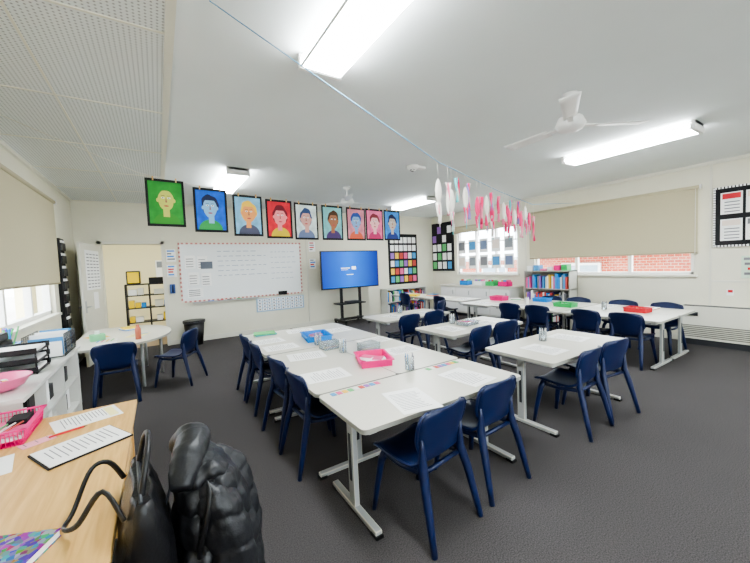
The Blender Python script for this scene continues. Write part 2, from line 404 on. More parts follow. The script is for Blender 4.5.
for r in range(5):
    for i in range(4):
        if r>2 and (i+r)%2: continue
        bd.b2((7.65,7.5+i*0.22,1.32+r*0.28),(7.661,7.66+i*0.22,1.54+r*0.28),M_paper if (r+i)%3 else cms[(r+i)%7])
bd.done('display_board')
tv=MB(); W=1.72; Hh=0.99
tv.b2((-W/2,-0.03,-Hh/2),(W/2,0.03,Hh/2),M_black,bev=0.006)
scr=bpy.data.materials.new('tv_screen_picture'); scr.use_nodes=True; nt=scr.node_tree; b=nt.nodes['Principled BSDF']
tc=nt.nodes.new('ShaderNodeTexCoord'); gr=nt.nodes.new('ShaderNodeSeparateXYZ'); rp=nt.nodes.new('ShaderNodeValToRGB'); mr=nt.nodes.new('ShaderNodeMapRange')
nt.links.new(tc.outputs['Object'],gr.inputs[0]); mr.inputs[1].default_value=-0.86; mr.inputs[2].default_value=0.86
nt.links.new(gr.outputs[0],mr.inputs[0]); nt.links.new(mr.outputs[0],rp.inputs[0])
rp.color_ramp.elements[0].color=lin((6,55,155)); rp.color_ramp.elements[1].color=lin((3,24,112)); e=rp.color_ramp.elements.new(0.45); e.color=lin((15,105,205))
nt.links.new(rp.outputs[0],b.inputs['Base Color']); nt.links.new(rp.outputs[0],b.inputs['Emission Color']); b.inputs['Emission Strength'].default_value=0.75; b.inputs['Roughness'].default_value=0.3
tv.b2((-W/2+0.025,-0.034,-Hh/2+0.03),(W/2-0.025,-0.0301,Hh/2-0.025),scr)
tw=mat('screen_white',(245,250,255),0.4,emit=0.9)
tv.b2((-0.30,-0.037,0.03),(-0.04,-0.0345,0.05),tw); tv.b2((0.02,-0.037,0.0),(0.14,-0.0345,0.08),tw); tv.b2((-0.30,-0.037,-0.01),(-0.1,-0.0345,0.0),tw); tv.b2((-0.14,-0.037,-0.14),(0.06,-0.0345,-0.125),tw)
zc=1.44
for x in (-0.28,0.28): tv.b2((x-0.03,0.03,0.16-zc),(x+0.03,0.09,0.3),M_black)
tv.b2((-0.4,-0.05,-0.92),(0.4,0.3,-0.89),M_black)
for x in (-0.35,0.35):
    tv.b2((x-0.03,-0.3,0.07-zc),(x+0.03,0.35,0.13-zc),M_black)
    for y in (-0.27,0.32): tv.tube([(x-0.02,y,0.035-zc),(x+0.02,y,0.035-zc)],0.034,M_black,12)
tv.b2((-0.35,0.0,0.1-zc),(0.35,0.08,0.16-zc),M_black)
tv.box((0.0,0.0,-0.86),(0.35,0.2,0.05),M_dmetal)
tv.done('television',(4.31,7.9,zc))
b=MB(); b.tube([(0,0,0),(0,0,0.5)],[0.15,0.2],M_black,20); b.tube([(0,0,0.5),(0,0,0.52)],[0.215,0.215],M_black,20); b.tube([(0,0,0.46),(0,0,0.5)],[0.21,0.22],mat('bin_liner',(50,50,54),0.3),20); b.done('rubbish_bin',(0.58,8.1,0))
def bookcase(name,w,d,h,rows,loc,rz,body=M_cab,top=None,seed=1,fill=0.9):
    random.seed(seed)
    s=MB(); t=0.02
    s.b2((-w/2,-d/2,0),(-w/2+t,d/2,h),body); s.b2((w/2-t,-d/2,0),(w/2,d/2,h),body); s.b2((-w/2,d/2-t,0),(w/2,d/2,h),body)
    for r in range(rows+1):
        z=0.04+(h-0.04-t)*r/rows; s.b2((-w/2,-d/2,z),(w/2,d/2,z+t),body)
    rh=(h-0.04)/rows
    for r in range(rows):
        z=0.04+(h-0.04-t)*r/rows+t; x=-w/2+t+0.01
        while x<w/2-t-0.06:
            bw=random.uniform(0.015,0.05); hh=rh*random.uniform(0.55,0.85)
            if random.random()<fill: s.b2((x,-d/2+0.02,z),(x+bw,d/2-0.05,z+hh),random.choice(cms+[M_paper,M_blue,M_cab,M_ink,M_navy]))
            x+=bw+0.003
    if top: top(s,h)
    return s.done(name,loc,rz)
bookcase('bookcase',1.5,0.35,0.8,2,(6.3,8.2,0),0,seed=3)
def topst(s,h):
    for i,c in enumerate([M_paper,cms[0],cms[1],cms[4],M_pink,M_green]): s.b2((-0.48+i*0.16,-0.1,h+0.001),(-0.36+i*0.16,0.08,h+random.uniform(0.04,0.16)),c)
bookcase('bookcase',1.05,0.32,1.25,3,(7.44,4.28,0),-math.pi/2,top=topst,seed=5,body=mat('shelf_grey',(180,178,168),0.6))
s=MB(); s.b2((-1.2,-0.25,0.08),(1.2,0.25,0.82),M_cab); s.b2((-1.23,-0.28,0.82),(1.23,0.25,0.86),M_top); s.b2((-1.18,-0.2,0),(1.18,0.23,0.08),M_dmetal)
for i in range(4):
    s.b2((-1.18+i*0.592,-0.265,0.12),(-1.18+i*0.592+0.575,-0.25,0.79),M_white,bev=0.003); s.b2((-0.7+i*0.592,-0.28,0.6),(-0.68+i*0.592,-0.265,0.72),M_metal)
s.done('cupboard',(7.42,6.3,0),-math.pi/2)
for i,(m,yy) in enumerate([(M_pink,5.4),(M_green,5.8),(M_paper,6.2),(M_blue,6.7)]):
    s=MB(); s.b2((-0.14,-0.1,0),(0.14,0.1,0.01),m)
    for a,b_ in (((-0.14,-0.1),(0.14,-0.09)),((-0.14,0.09),(0.14,0.1)),((-0.14,-0.1),(-0.13,0.1)),((0.13,-0.1),(0.14,0.1))): s.b2((a[0],a[1],0),(b_[0],b_[1],0.12),m)
    for j in range(5): s.b2((-0.12+j*0.05,-0.07,0.01),(-0.09+j*0.05,0.07,0.16),random.choice(cms))
    s.done('storage_tub',(7.38,yy,0.861),math.pi/2)
for r in range(2):
    for i in range(5):
        s=MB(); s.b2((-0.003,-0.14,-0.19),(0.003,0.14,0.19),M_paper); s.b2((-0.006,-0.11,-0.1),(-0.003,0.11,0.13),[mat('grey_card'),rb2,lt,cms[0],M_ink][(i+2*r)%5]); s.done('window_artwork',(7.63,5.45+i*0.4,1.95-r*0.45))
nb=MB(); nb.b2((7.67,0.3,1.6),(7.699,1.66,2.56),M_blackcard)
for i in range(34):
    y=0.3+1.36*i/34
    for z in (1.6,2.53): nb.b2((7.662,y,z),(7.671,y+0.025,z+0.03),M_paper)
for i in range(24):
    z=1.6+0.96*i/24
    for y in (0.3,1.635): nb.b2((7.662,y,z),(7.671,y+0.025,z+0.028),M_paper)
for (y,z,h2,hd) in ((1.33,2.12,0.34,M_red),(1.33,1.70,0.34,rb2),(1.05,2.12,0.34,rb2),(1.05,1.70,0.34,M_ink),(0.77,2.1,0.36,M_red),(0.77,1.70,0.34,M_red),(0.45,2.1,0.36,M_ink),(0.45,1.7,0.34,rb2)):
    nb.b2((7.66,y,z),(7.672,y+0.245,z+h2),M_paper); nb.b2((7.657,y+0.02,z+h2*0.7),(7.661,y+0.225,z+h2*0.95),hd)
    for k in range(4): nb.b2((7.657,y+0.03,z+0.03+k*0.05),(7.661,y+0.2,z+0.045+k*0.05),M_ink)
nb.done('notice_board')
poster('wall_poster',(1.12,1.1),(1.34,1.45),'x',mat('pale_green_card',(205,225,205),0.7),4)
poster('wall_poster',(1.42,0.82),(1.50,0.92),'x',M_paper,1,[M_red])
h=MB(); h.b2((7.42,0.3,0.1),(7.699,2.05,0.64),M_trim,bev=0.01); h.b2((7.45,0.32,0.0),(7.69,2.02,0.1),M_dmetal)
for i in range(7): h.b2((7.412,0.36,0.14+i*0.03),(7.421,1.99,0.152+i*0.03),mat('grille_dark',(110,108,100),0.6))
for i in range(3): h.b2((7.46+i*0.07,0.36,0.641),(7.49+i*0.07,1.99,0.645),M_dmetal)
h.box((7.41,1.85,0.52),(0.02,0.15,0.06),M_dmetal); h.done('wall_heater')
s=MB(); s.b2((X0+0.001,6.98,0.5),(X0+0.05,7.3,2.15),M_blackcard)
for i in range(8): s.b2((X0+0.05,7.01,0.56+i*0.2),(X0+0.075,7.27,0.68+i*0.2),M_black); s.b2((X0+0.052,7.04,0.62+i*0.2),(X0+0.066,7.24,0.72+i*0.2),M_paper)
s.done('wall_file_organiser')

# ------------------------------------------------------------ tables
TZ=0.66
def student_table(w,d,name,loc,rz=0,legs=True):
    t=MB(); t.prism(rrect(w,d,0.04),TZ-0.028,TZ,M_top,M_edge)
    t.b2((-w/2+0.08,-0.03,TZ-0.075),(w/2-0.08,0.03,TZ-0.035),M_metal)
    for sx in (-1,1):
        x=sx*(w/2-0.09)
        t.b2((x-0.025,-d/2+0.05,TZ-0.06),(x+0.025,d/2-0.05,TZ-0.028),M_metal)
        t.b2((x-0.017,-0.035,0.03),(x+0.017,0.035,TZ-0.05),M_metal,bev=0.004)
        t.b2((x-0.022,-0.012,0.2),(x-0.0175 if sx<0 else x+0.022,0.012,0.5),M_dmetal)
        t.b2((x-0.022,-d/2+0.03,0.012),(x+0.022,d/2-0.03,0.042),M_metal,bev=0.006)
        for sy in (-1,1): t.b2((x-0.024,sy*(d/2-0.05)-0.03,0),(x+0.024,sy*(d/2-0.05)+0.03,0.02),M_black)
    return t.done(name,loc,rz)
student_table(1.41,0.62,'student_table',(1.575,1.84,0))
src=student_table(1.30,0.70,'student_table',(1.222,2.82,0),math.pi/2)
inst(src,'student_table',(1.928,2.82,0),math.pi/2)
inst(src,'student_table',(1.222,4.14,0),math.pi/2); inst(src,'student_table',(1.928,4.14,0),math.pi/2)
s2=student_table(1.40,0.72,'student_table',(3.42,1.90,0)); inst(s2,'student_table',(3.58,3.2,0)); inst(s2,'student_table',(3.58,4.6,0))
inst(src,'student_table',(5.75,2.3,0),math.pi/2); inst(src,'student_table',(6.456,2.3,0),math.pi/2)
inst(src,'student_table',(5.75,3.62,0),math.pi/2); inst(src,'student_table',(6.456,3.62,0),math.pi/2)
inst(s2,'student_table',(6.0,4.66,0))
inst(src,'student_table',(5.9,5.85,0),math.pi/2); inst(src,'student_table',(5.9,7.2,0),math.pi/2)
t=MB(); pts=[(-0.55,-0.95),(-0.05,-0.95)]
for i in range(1,18):
    a=math.radians(-90+180*i/18); pts.append((-0.05+0.62*math.cos(a),0.95*math.sin(a)))
pts+=[(-0.05,0.95),(-0.55,0.95)]
t.prism(pts,TZ-0.028,TZ,M_top,M_edge)
for x,y in ((-0.45,-0.8),(-0.45,0.8),(0.2,-0.62),(0.2,0.62),(0.42,0.0)): t.tube([(x,y,TZ-0.028),(x,y,0)],0.02,M_metal,10)
t.b2((-0.46,-0.8,TZ-0.06),(-0.44,0.8,TZ-0.028),M_metal)
t.done('group_table',(-0.45,6.2,0))

# ------------------------------------------------------------ chairs
prof=[(.205,.382,.15),(.20,.400,.19),(.15,.41,.20),(.05,.40,.205),(-.06,.395,.205),(-.13,.405,.20),(-.175,.435,.185),(-.195,.48,.175),(-.21,.53,.185),(-.225,.59,.205),(-.24,.65,.213),(-.252,.70,.208),(-.258,.73,.19),(-.26,.742,.15)]
def make_chair(m,name,loc,rz,sc=1):
    c=MB(); P=[]; NU=34; NV=11
    for i in range(NU):
        u=i/(NU-1); y,z,hw=cr(prof,u); row=[]
        back=max(0,min(1,(u-0.45)/0.2))
        for j in range(NV):
            s_=(j/(NV-1))*2-1
            row.append((s_*hw, y+back*0.05*s_*s_, z+(1-back)*0.018*s_*s_-0.015*back*s_*s_))
        P.append(row)
    c.surf(P,m,0.009)
    for j in (0,NV-1): c.tube([P[i][j] for i in range(0,NU)],0.0095,m,6)
    c.tube([P[-1][j] for j in range(NV)],0.0095,m,6); c.tube([P[0][j] for j in range(NV)],0.0095,m,6)
    for sx in (-1,1):
        c.tube([(sx*.15,.13,.395),(sx*.175,.155,.33),(sx*.195,.185,.15),(sx*.21,.205,0)],[.034,.028,.022,.018],m,10,sq=0.85)
        c.tube([(sx*.178,-.185,.60),(sx*.172,-.185,.52),(sx*.172,-.185,.42),(sx*.19,-.22,.3),(sx*.207,-.262,.12),(sx*.217,-.29,0)],[.008,.018,.030,.028,.022,.018],m,10,sq=0.85)
        c.tube([(sx*.165,.13,.375),(sx*.17,-.02,.365),(sx*.17,-.18,.39)],[.018,.015,.018],m,8)
    c.tube([(-.165,-.18,.385),(.165,-.18,.385)],.015,m,8)
    return c.done(name,loc,rz,sc)
R=math.radians
ch=make_chair(M_navy,'school_chair',(1.30,1.60,0),R(8))
def chair(x,y,rz): return inst(ch,'school_chair',(x,y,0),R(rz+random.uniform(-5,5)))
random.seed(11)
chair(1.88,1.66,4)
for y in (2.55,3.08,3.86,4.38): chair(1.06,y,-90)
chair(3.15,1.66,2); chair(3.68,1.66,-4)
chair(3.3,2.98,5); chair(3.85,3.00,-6); chair(3.3,4.38,0); chair(3.85,4.4,4)
for y in (2.03,2.55,3.35,3.88): chair(5.6,y,-90)
for y in (2.03,2.6,3.35,3.9): chair(6.64,y,90)
chair(-0.5,5.24,0); chair(0.16,5.5,62)
chair(5.74,5.85,-90); chair(5.74,7.2,-90); chair(4.9,5.4,30)

# ------------------------------------------------------------ things on tables
def sheet(x,y,rz,z=TZ,w=0.21,h=0.297,name='worksheet',bg=M_paper,lines=7,head=None):
    s=MB(); s.b2((-w/2,-h/2,0.0),(w/2,h/2,0.002),bg)
    if head: s.b2((-w*0.42,h*0.3,0.002),(w*0.42,h*0.44,0.003),head)
    for i in range(lines):
        yy=h*0.32-i*h*0.68/max(1,lines-1)
        s.b2((-w*0.4,yy,0.002),(w*0.4-random.random()*w*0.3,yy+0.0035,0.0026),M_ink)
    return s.done(name,(x,y,z+0.0005),R(rz))
for (x,y,r) in ((1.33,1.70,-12),(1.94,1.78,5),(1.10,2.52,85),(1.20,3.2,80),(1.11,3.75,88),(1.08,4.16,92),(2.08,3.32,95),(2.05,2.75,88),(2.02,4.2,90),(1.62,4.52,80),(3.1,1.85,0),(3.75,1.95,4),(3.2,3.2,0),(3.9,3.1,8),(3.3,4.6,10),(3.9,4.5,-5),(5.7,2.1,90),(5.7,2.75,85),(5.7,3.3,85),(5.7,3.85,92),(6.55,2.75,90),(6.5,3.4,80),(5.6,4.7,0),(5.9,5.5,90),(5.9,6.1,70),(5.9,7.6,90)):
    sheet(x,y,r,w=0.27,h=0.36,lines=12)
def tray(name,x,y,z,w,d,h,m,rz=0,content=None,wire=False):
    s=MB(); e=0.012
    s.b2((-w/2,-d/2,0),(w/2,d/2,0.004),m)
    for sx in (-1,1):
        if wire:
            for i in range(17):
                yy=-d/2+d*i/16; s.tube([(sx*w/2,yy,0),(sx*(w/2+0.01),yy,h)],0.0022,m,5)
                xx=-w/2+w*i/16; s.tube([(xx,sx*d/2,0),(xx,sx*(d/2+0.01),h)],0.0022,m,5)
            for q in (0.35,0.7): s.tube([(sx*(w/2+.005),-d/2,h*q),(sx*(w/2+.005),d/2,h*q)],0.002,m,5); s.tube([(-w/2,sx*(d/2+.005),h*q),(w/2,sx*(d/2+.005),h*q)],0.002,m,5)
        else:
            s.box((sx*(w/2),0,h/2),(0.006,d+0.01,h),m,ry=sx*0.15); s.box((0,sx*(d/2),h/2),(w+0.01,0.006,h),m,rx=-sx*0.15)
        s.box((sx*(w/2+e),0,h),(0.02,d+0.04,0.006),m); s.box((0,sx*(d/2+e),h),(w+0.04,0.02,0.006),m)
    if content: content(s)
    return s.done(name,(x,y,z+0.001),R(rz))
def c1(s):
    for i in range(9): s.box((random.uniform(-.1,.1),random.uniform(-.06,.06),0.02+0.002*i),(0.12,0.09,0.004),random.choice([M_paper,cms[1],M_paper]),rz=random.random()*3)
def c2(s):
    for i in range(12): s.tube([(random.uniform(-.12,.12),-.08,0.02+0.003*i),(random.uniform(-.12,.12),.08,0.02+0.003*i)],0.004,random.choice(cms),6)
def c5(s):
    for i in range(5): s.box((random.uniform(-.02,.02),random.uniform(-.04,.04),0.02+0.004*i),(0.17,0.24,0.004),random.choice([M_paper,cms[1],M_paper]),rz=random.uniform(-.2,.2))
    s.box((0.05,0.1,0.05),(0.08,0.12,0.03),M_blackcard)
    for i in range(6): s.tube([(-.09+.02*i,-.13,.05),(-.07+.03*i,.02,.06)],.0045,cms[i],6)
tray('stationery_tray',1.6,2.58,TZ,0.34,0.26,0.06,M_pink,70,c1)
tray('stationery_tray',1.60,3.90,TZ,0.40,0.28,0.06,M_blue,80,c2)
tray('stationery_tray',6.05,3.2,TZ,0.3,0.22,0.07,M_green,90,c2)
tray('stationery_tray',6.2,4.7,TZ,0.3,0.22,0.09,M_pink,90,c2)
tray('stationery_tray',6.12,2.15,TZ,0.28,0.2,0.07,M_red,85,c2)
tray('stationery_tray',6.5,3.9,TZ,0.28,0.2,0.07,M_blue,92,c2)
tray('stationery_tray',3.58,3.24,TZ,0.24,0.18,0.05,M_clear,5,c2)
tray('wire_basket',-0.74,2.52,0.72,0.24,0.33,0.08,M_pink,0,c5,wire=True)
def jar(x,y,z,m,name='pencil_jar',h=0.11,r=0.04):
    s=MB(); s.tube([(0,0,0),(0,0,h*0.02),(0,0,h)],[r*0.9,r,r],m,16,cap=False); s.tube([(0,0,0),(0,0,0.004)],r*0.9,m,16)
    for i in range(7):
        a=i*0.9; s.tube([(math.cos(a)*r*.5,math.sin(a)*r*.5,0.006),(math.cos(a)*r*.8,math.sin(a)*r*.8,h*1.25)],0.003,random.choice([M_paper,M_ink,cms[4],cms[0]]),6)
    return s.done(name,(x,y,z+0.001))
jar(1.72,2.2,TZ,M_clear); jar(1.55,3.08,TZ,M_clear); jar(1.48,3.56,TZ,M_clear); jar(3.42,2.05,TZ,M_clear); jar(6.1,2.6,TZ,M_clear); jar(5.98,3.9,TZ,M_white); jar(3.5,3.45,TZ,M_clear); jar(3.58,4.8,TZ,M_clear)
for (x,y) in ((1.80,2.98),(1.52,3.32)):
    s=MB()
    for a,b_ in (((-.1,-.07,0),(.1,.07,.004)),((-.1,-.07,0),(-.096,.07,.08)),((.096,-.07,0),(.1,.07,.08)),((-.1,-.07,0),(.1,-.066,.08)),((-.1,.066,0),(.1,.07,.08))): s.b2(a,b_,M_clear)
    for i in range(8): s.tube([(-.08,-.05+i*.014,.012+.004*(i%3)),(.08,-.05+i*.013,.014)],.004,cms[i%7],6)
    s.done('clear_pencil_box',(x,y,TZ+.001),R(5))
for q,(x,y,r) in enumerate(((1.15,2.1,0),(2.02,2.1,0))):
    s=MB()
    for i in range(9): s.b2((-0.2+i*0.045,-0.025,0),(-0.165+i*0.045,0.025,0.003),cms[(i+3*q)%7])
    s.done('name_label_strip',(x,y,TZ+0.0005),R(r))
def bstack(x,y,z,cl,rz,w=0.2,h=0.27,name='exercise_book_stack'):
    s=MB(); zz=0
    for c in cl: s.box((random.uniform(-.01,.01),random.uniform(-.01,.01),zz+0.006),(w,h,0.011),c,rz=random.uniform(-.1,.1)); zz+=0.012
    return s.done(name,(x,y,z+0.001),R(rz))
bstack(1.15,4.58,TZ,[cms[4],mat('teal_card',(50,165,165),0.6),cms[3]],80); bstack(5.7,7.0,TZ,[M_yellow]*4,20); bstack(6.1,6.7,TZ,[cms[1],M_yellow,cms[0]],10); bstack(6.5,4.5,TZ,[M_green,M_paper],30,0.15,0.2); bstack(6.55,2.15,TZ,[cms[5],M_paper],90)
sheet(-0.6,5.45,10,bg=M_paper); sheet(-0.30,5.98,-20,bg=mat('pale_yellow',(245,236,170),0.8),head=M_blue); sheet(-0.8,6.25,30,bg=cms[2]); bstack(-0.45,6.7,TZ,[M_blue,M_paper,M_yellow],20)
s=MB(); s.tube([(0,0,0),(0,0,0.14),(0,0,0.17),(0,0,0.2)],[0.035,0.035,0.02,0.02],mat('copper',(195,110,85),0.35),14); s.done('drink_bottle',(-0.28,5.6,TZ+0.001))
s=MB()
for i in range(5): s.tube([(-0.12+0.05*i,0,0.005),(-0.1+0.05*i,0.15,0.005)],0.005,cms[i],6)
s.done('colour_pencils',(-0.62,5.72,TZ+0.001))
s=MB(); s.b2((-.08,-.06,0),(.08,.06,.09),mat('tissue_green',(120,190,140),0.7),bev=.004); s.box((0,0,.11),(.05,.02,.05),M_paper,rx=.3); s.done('tissue_box',(-0.75,5.9,TZ+.001),R(15))

# ------------------------------------------------------------ teacher desk
DZ=0.72
d=MB(); d.b2((-0.92,0.55,DZ-0.03),(-0.17,2.72,DZ),M_wood,bev=0.004)
d.b2((-0.90,2.66,0),(-0.2,2.69,DZ-0.03),M_wood); d.b2((-0.90,0.6,0),(-0.2,0.63,DZ-0.03),M_wood); d.b2((-0.90,0.63,0.3),(-0.87,2.66,DZ-0.03),M_wood)
d.b2((-0.85,2.2,0.1),(-0.22,2.66,DZ-0.03),M_wood)
for z in (0.12,0.32,0.52): d.b2((-0.222,2.22,z),(-0.205,2.64,z+0.17),M_wood,bev=0.004); d.b2((-0.205,2.37,z+0.08),(-0.19,2.49,z+0.1),M_dmetal)
d.done('teacher_desk')
sheet(-0.40,2.55,-72,DZ,0.21,0.3,head=mat('pale_yellow'),lines=14)
sheet(-0.75,2.12,-78,DZ,0.21,0.3,lines=14); sheet(-0.70,1.80,-30,DZ,0.12,0.2,lines=4,bg=cms[4],name='sticky_note')
sheet(-0.565,2.34,-60,DZ,0.07,0.13,lines=3,bg=mat('pale_pink_card',(240,170,185),0.8),name='sticky_note')
s=MB(); s.box((0,0,0.004),(0.24,0.33,0.008),M_blackcard,bev=0.002); s.box((0,-0.0,0.01),(0.23,0.315,0.004),M_paper)
for i in range(12): s.box((-0.01,0.12-i*0.022,0.0125),(0.17-0.03*(i%3),0.0035,0.001),M_ink)
s.done('clipboard',(-0.36,2.14,DZ+0.001),R(-62))
s=MB(); s.tube([(-.07,0,0.005),(.07,0,0.005)],0.005,M_red,8); s.tube([(.07,0,0.005),(.085,0,0.005)],[.004,.001],M_black,8); s.done('pen',(-0.46,2.38,DZ+0.001),R(20))
s=MB()
cov=bpy.data.materials.new('colourful_cover'); cov.use_nodes=True; nt=cov.node_tree; b=nt.nodes['Principled BSDF']; v=nt.nodes.new('ShaderNodeTexVoronoi'); v.inputs['Scale'].default_value=60; tc=nt.nodes.new('ShaderNodeTexCoord')
hs=nt.nodes.new('ShaderNodeHueSaturation'); hs.inputs['Saturation'].default_value=1.4; hs.inputs['Value'].default_value=0.55
mx=nt.nodes.new('ShaderNodeMixRGB'); mx.inputs['Fac'].default_value=0.4; mx.inputs['Color2'].default_value=lin((40,45,150))
nt.links.new(tc.outputs['Object'],v.inputs['Vector']); nt.links.new(v.outputs['Color'],mx.inputs['Color1']); nt.links.new(mx.outputs[0],hs.inputs['Color']); nt.links.new(hs.outputs[0],b.inputs['Base Color'])
s.box((0,0,0.011),(0.18,0.25,0.020),M_paper); s.box((0,0,0.023),(0.185,0.255,0.003),cov); s.box((0,0,0.0),(0.185,0.255,0.003),cov); s.box((-0.092,0,0.011),(0.003,0.255,0.024),cov)
s.done('patterned_notebook',(-0.45,1.36,DZ+0.003),R(-25))

s=MB(); s.b2((X0+0.02,2.76,0),(-0.72,2.79,0.83),M_cab); s.b2((X0+0.02,4.37,0),(-0.72,4.4,0.83),M_cab); s.b2((X0+0.02,2.76,0),(X0+0.04,4.4,0.83),M_cab)
s.b2((X0+0.01,2.74,0.83),(-0.70,4.42,0.855),M_cab)
for y in (3.3,3.84): s.b2((X0+0.04,y,0.05),(-0.73,y+0.02,0.83),M_cab)
for z in (0.03,0.3,0.56): s.b2((X0+0.04,2.79,z),(-0.73,4.37,z+0.02),M_cab)
random.seed(4)
for y0 in (2.82,3.34,3.88):
    for z in (0.05,0.32,0.58):
        y=y0
        while y<y0+0.36:
            wd=random.uniform(0.03,0.12); s.b2((-1.15,y,z),(-0.78,y+wd,z+random.uniform(0.1,0.2)),random.choice([M_black,M_paper,M_paper,M_cab,cms[2],cms[0],M_blackcard])); y+=wd+0.01
s.done('storage_cabinet')
s=MB(); s.b2((X0+0.01,0.6,0),(-0.95,2.72,0.83),M_cab); s.b2((X0+0.01,0.6,0.83),(-0.94,2.73,0.855),M_cab)
for i in range(3): s.b2((-0.951,0.63+i*0.7,0.05),(-0.938,1.3+i*0.7,0.8),M_white,bev=0.003)
s.done('storage_cabinet')
CZ=0.856
s=MB()
for x in (-0.13,0.13):
    for z in (0.01,0.07,0.13,0.2): s.tube([(x,-0.22,z),(x,0.22,z)],0.003,M_black,6)
    for i in range(19): s.tube([(x,-0.22+i*0.0245,0.01),(x,-0.22+i*0.0245,0.2)],0.0016,M_black,5)
for i in range(10):
    y=-0.22+i*0.049
    s.tube([(-0.13,y,0.2),(-0.13,y,0.01),(0.13,y,0.01),(0.13,y,0.2)],0.0025,M_black,6)
    if i<9: s.b2((-0.11,y+0.012,0.014),(0.11,y+0.03,0.14+0.03*(i%3)),random.choice([M_paper,cms[0],M_paper,M_paper]))
s.done('wire_file_rack',(-0.85,4.12,CZ))
def c3(s):
    for i in range(22): s.tube([(random.uniform(-.05,.05),random.uniform(-.1,.1),0.012),(random.uniform(-.07,.07),random.uniform(-.12,.12),0.26)],0.007,random.choice(cms+[M_green,M_green,M_blue]),6)
tray('desk_organiser',-1.16,4.2,CZ,0.12,0.22,0.12,M_blue,0,c3)
s=MB()
for z in (0.01,0.08,0.15):
    s.b2((-0.15,-0.17,z),(0.15,0.17,z+0.006),M_black); s.b2((-0.15,-0.17,z),(-0.145,0.17,z+0.04),M_black); s.b2((-0.15,-0.17,z),(0.15,-0.165,z+0.04),M_black); s.b2((-0.15,0.165,z),(0.15,0.17,z+0.04),M_black); s.b2((-0.13,-0.15,z+0.006),(0.13,0.15,z+0.025),M_paper)
for x in (-0.14,0.14):
    for y in (-0.16,0.16): s.tube([(x,y,0),(x,y,0.19)],0.006,M_black,6)
s.done('paper_tray',(-0.92,3.52,CZ))
s=MB(); pr=[(0.01,0.006),(0.06,0.006),(0.11,0.03),(0.145,0.08),(0.15,0.085)]
P=[[(p[0]*math.cos(2*math.pi*j/28),p[0]*math.sin(2*math.pi*j/28),p[1]) for j in range(29)] for p in pr]
s.surf(P,mat('pink_bowl',(238,110,160),0.3),0.005); 
for i in range(16): s.ell((random.uniform(-.07,.07),random.uniform(-.07,.07),0.035+random.random()*0.02),(0.02,0.015,0.012),random.choice(cms),8)
s.done('pink_bowl',(-0.87,3.0,CZ))
s=MB(); s.box((0,0,0.1),(0.26,0.18,0.2),M_black,bev=0.02); s.box((0.0,0,0.23),(0.22,0.14,0.06),mat('dark_grey',(60,60,66),0.5),bev=0.01); s.box((0.132,0,0.12),(0.004,0.12,0.08),M_dmetal); s.tube([(-0.1,0,0.25),(-0.1,0,0.34),(0.1,0,0.34),(0.1,0,0.25)],0.01,M_black); s.done('portable_speaker',(-1.14,3.86,CZ),R(90))
bstack(-1.15,3.1,CZ,[M_paper,cms[4],M_paper,M_blackcard,M_paper],0)

# ------------------------------------------------------------ chair with bag and jacket
make_chair(M_black,'desk_chair',(-0.12,1.5,0),R(90),1.08)
leather=mat('black_leather',(24,24,27),0.4,bump=0.25,nscale=60,coat=0.1)
b=MB(); P=[]
def sup(a,n,p): 
    c,s_=math.cos(a),math.sin(a); return (math.copysign(abs(c)**(2/n),c)*p[0],math.copysign(abs(s_)**(2/n),s_)*p[1])
levels=[(0.0,.055,.15),(0.015,.075,.165),(0.1,.085,.175),(0.22,.075,.185),(0.32,.05,.19),(0.38,.028,.188),(0.395,.02,.18)]
for z,rx,ry in levels:
    P.append([(sup(2*math.pi*j/32,3.5,(rx,ry))[0]+0.006*math.sin(j*1.7+z*30),sup(2*math.pi*j/32,3.5,(rx,ry))[1],z) for j in range(33)])
b.surf(P,leather,0.006); b.face([p for p in P[0][:-1]],leather)
b.face([p for p in P[-1][:-1]],leather)
hd=[(0.0,-0.12,0.34),(0.0,-0.12,0.40),(0.02,-0.09,0.50),(0.03,0.0,0.54),(0.02,0.09,0.50),(0.0,0.12,0.40),(0.0,0.12,0.34)]
b.tube([cr(hd,i/24) for i in range(25)],0.009,leather,8)
st=[(-0.05,0.15,0.34),(-0.09,0.14,0.42),(-0.14,0.12,0.42),(-0.19,0.09,0.31),(-0.21,0.03,0.295),(-0.17,-0.02,0.32),(-0.10,-0.08,0.43),(-0.05,-0.13,0.34)]
b.tube([cr(st,i/36) for i in range(37)],0.009,leather,8,sq=0.6)
b.tube([(-0.006,-0.17,0.398),(-0.004,0.17,0.398)],0.006,M_dmetal,6)
b.done('black_handbag',(-0.095,1.42,0.445),R(4))

puff=mat('black_nylon',(30,31,35),0.46,bump=0.5,nscale=28)
trimm=mat('jacket_zip',(60,62,68),0.35,metal=0.6)
j=MB()
def lump(cf,rf,N,n,bands,sq,amp,seed,wav=0.05,foldA=0.045):
    k=j.mi(puff); rings=[]
    for i in range(N+1):
        u=i/N; cx,cy,z=cr(cf,u); hx,hy=cr(rf,u); ring=[]
        for q in range(n):
            a=2*math.pi*q/n
            ph=u*bands+wav*math.sin(a*2+seed)
            pv=1-amp+amp*abs(math.sin(ph*math.pi))**0.55
            fold=1+foldA*math.sin(a*3+u*3+seed)+foldA*0.5*math.sin(a*7-u*5)+0.02*math.sin(a*13+math.floor(ph)*2.1)
            x_,y_=sup(a,sq,(hx,hy)); ring.append(j.bm.verts.new((cx+x_*pv*fold,cy+y_*pv*fold,z+0.010*math.sin(a*2+u*3+seed))))
        rings.append(ring)
    for a,b_ in zip(rings,rings[1:]):
        for q in range(n):
            f=j.bm.faces.new((a[q],a[(q+1)%n],b_[(q+1)%n],b_[q])); f.material_index=k; f.smooth=True
    j.bm.faces.new(rings[0][::-1]).material_index=k; j.bm.faces.new(rings[-1]).material_index=k
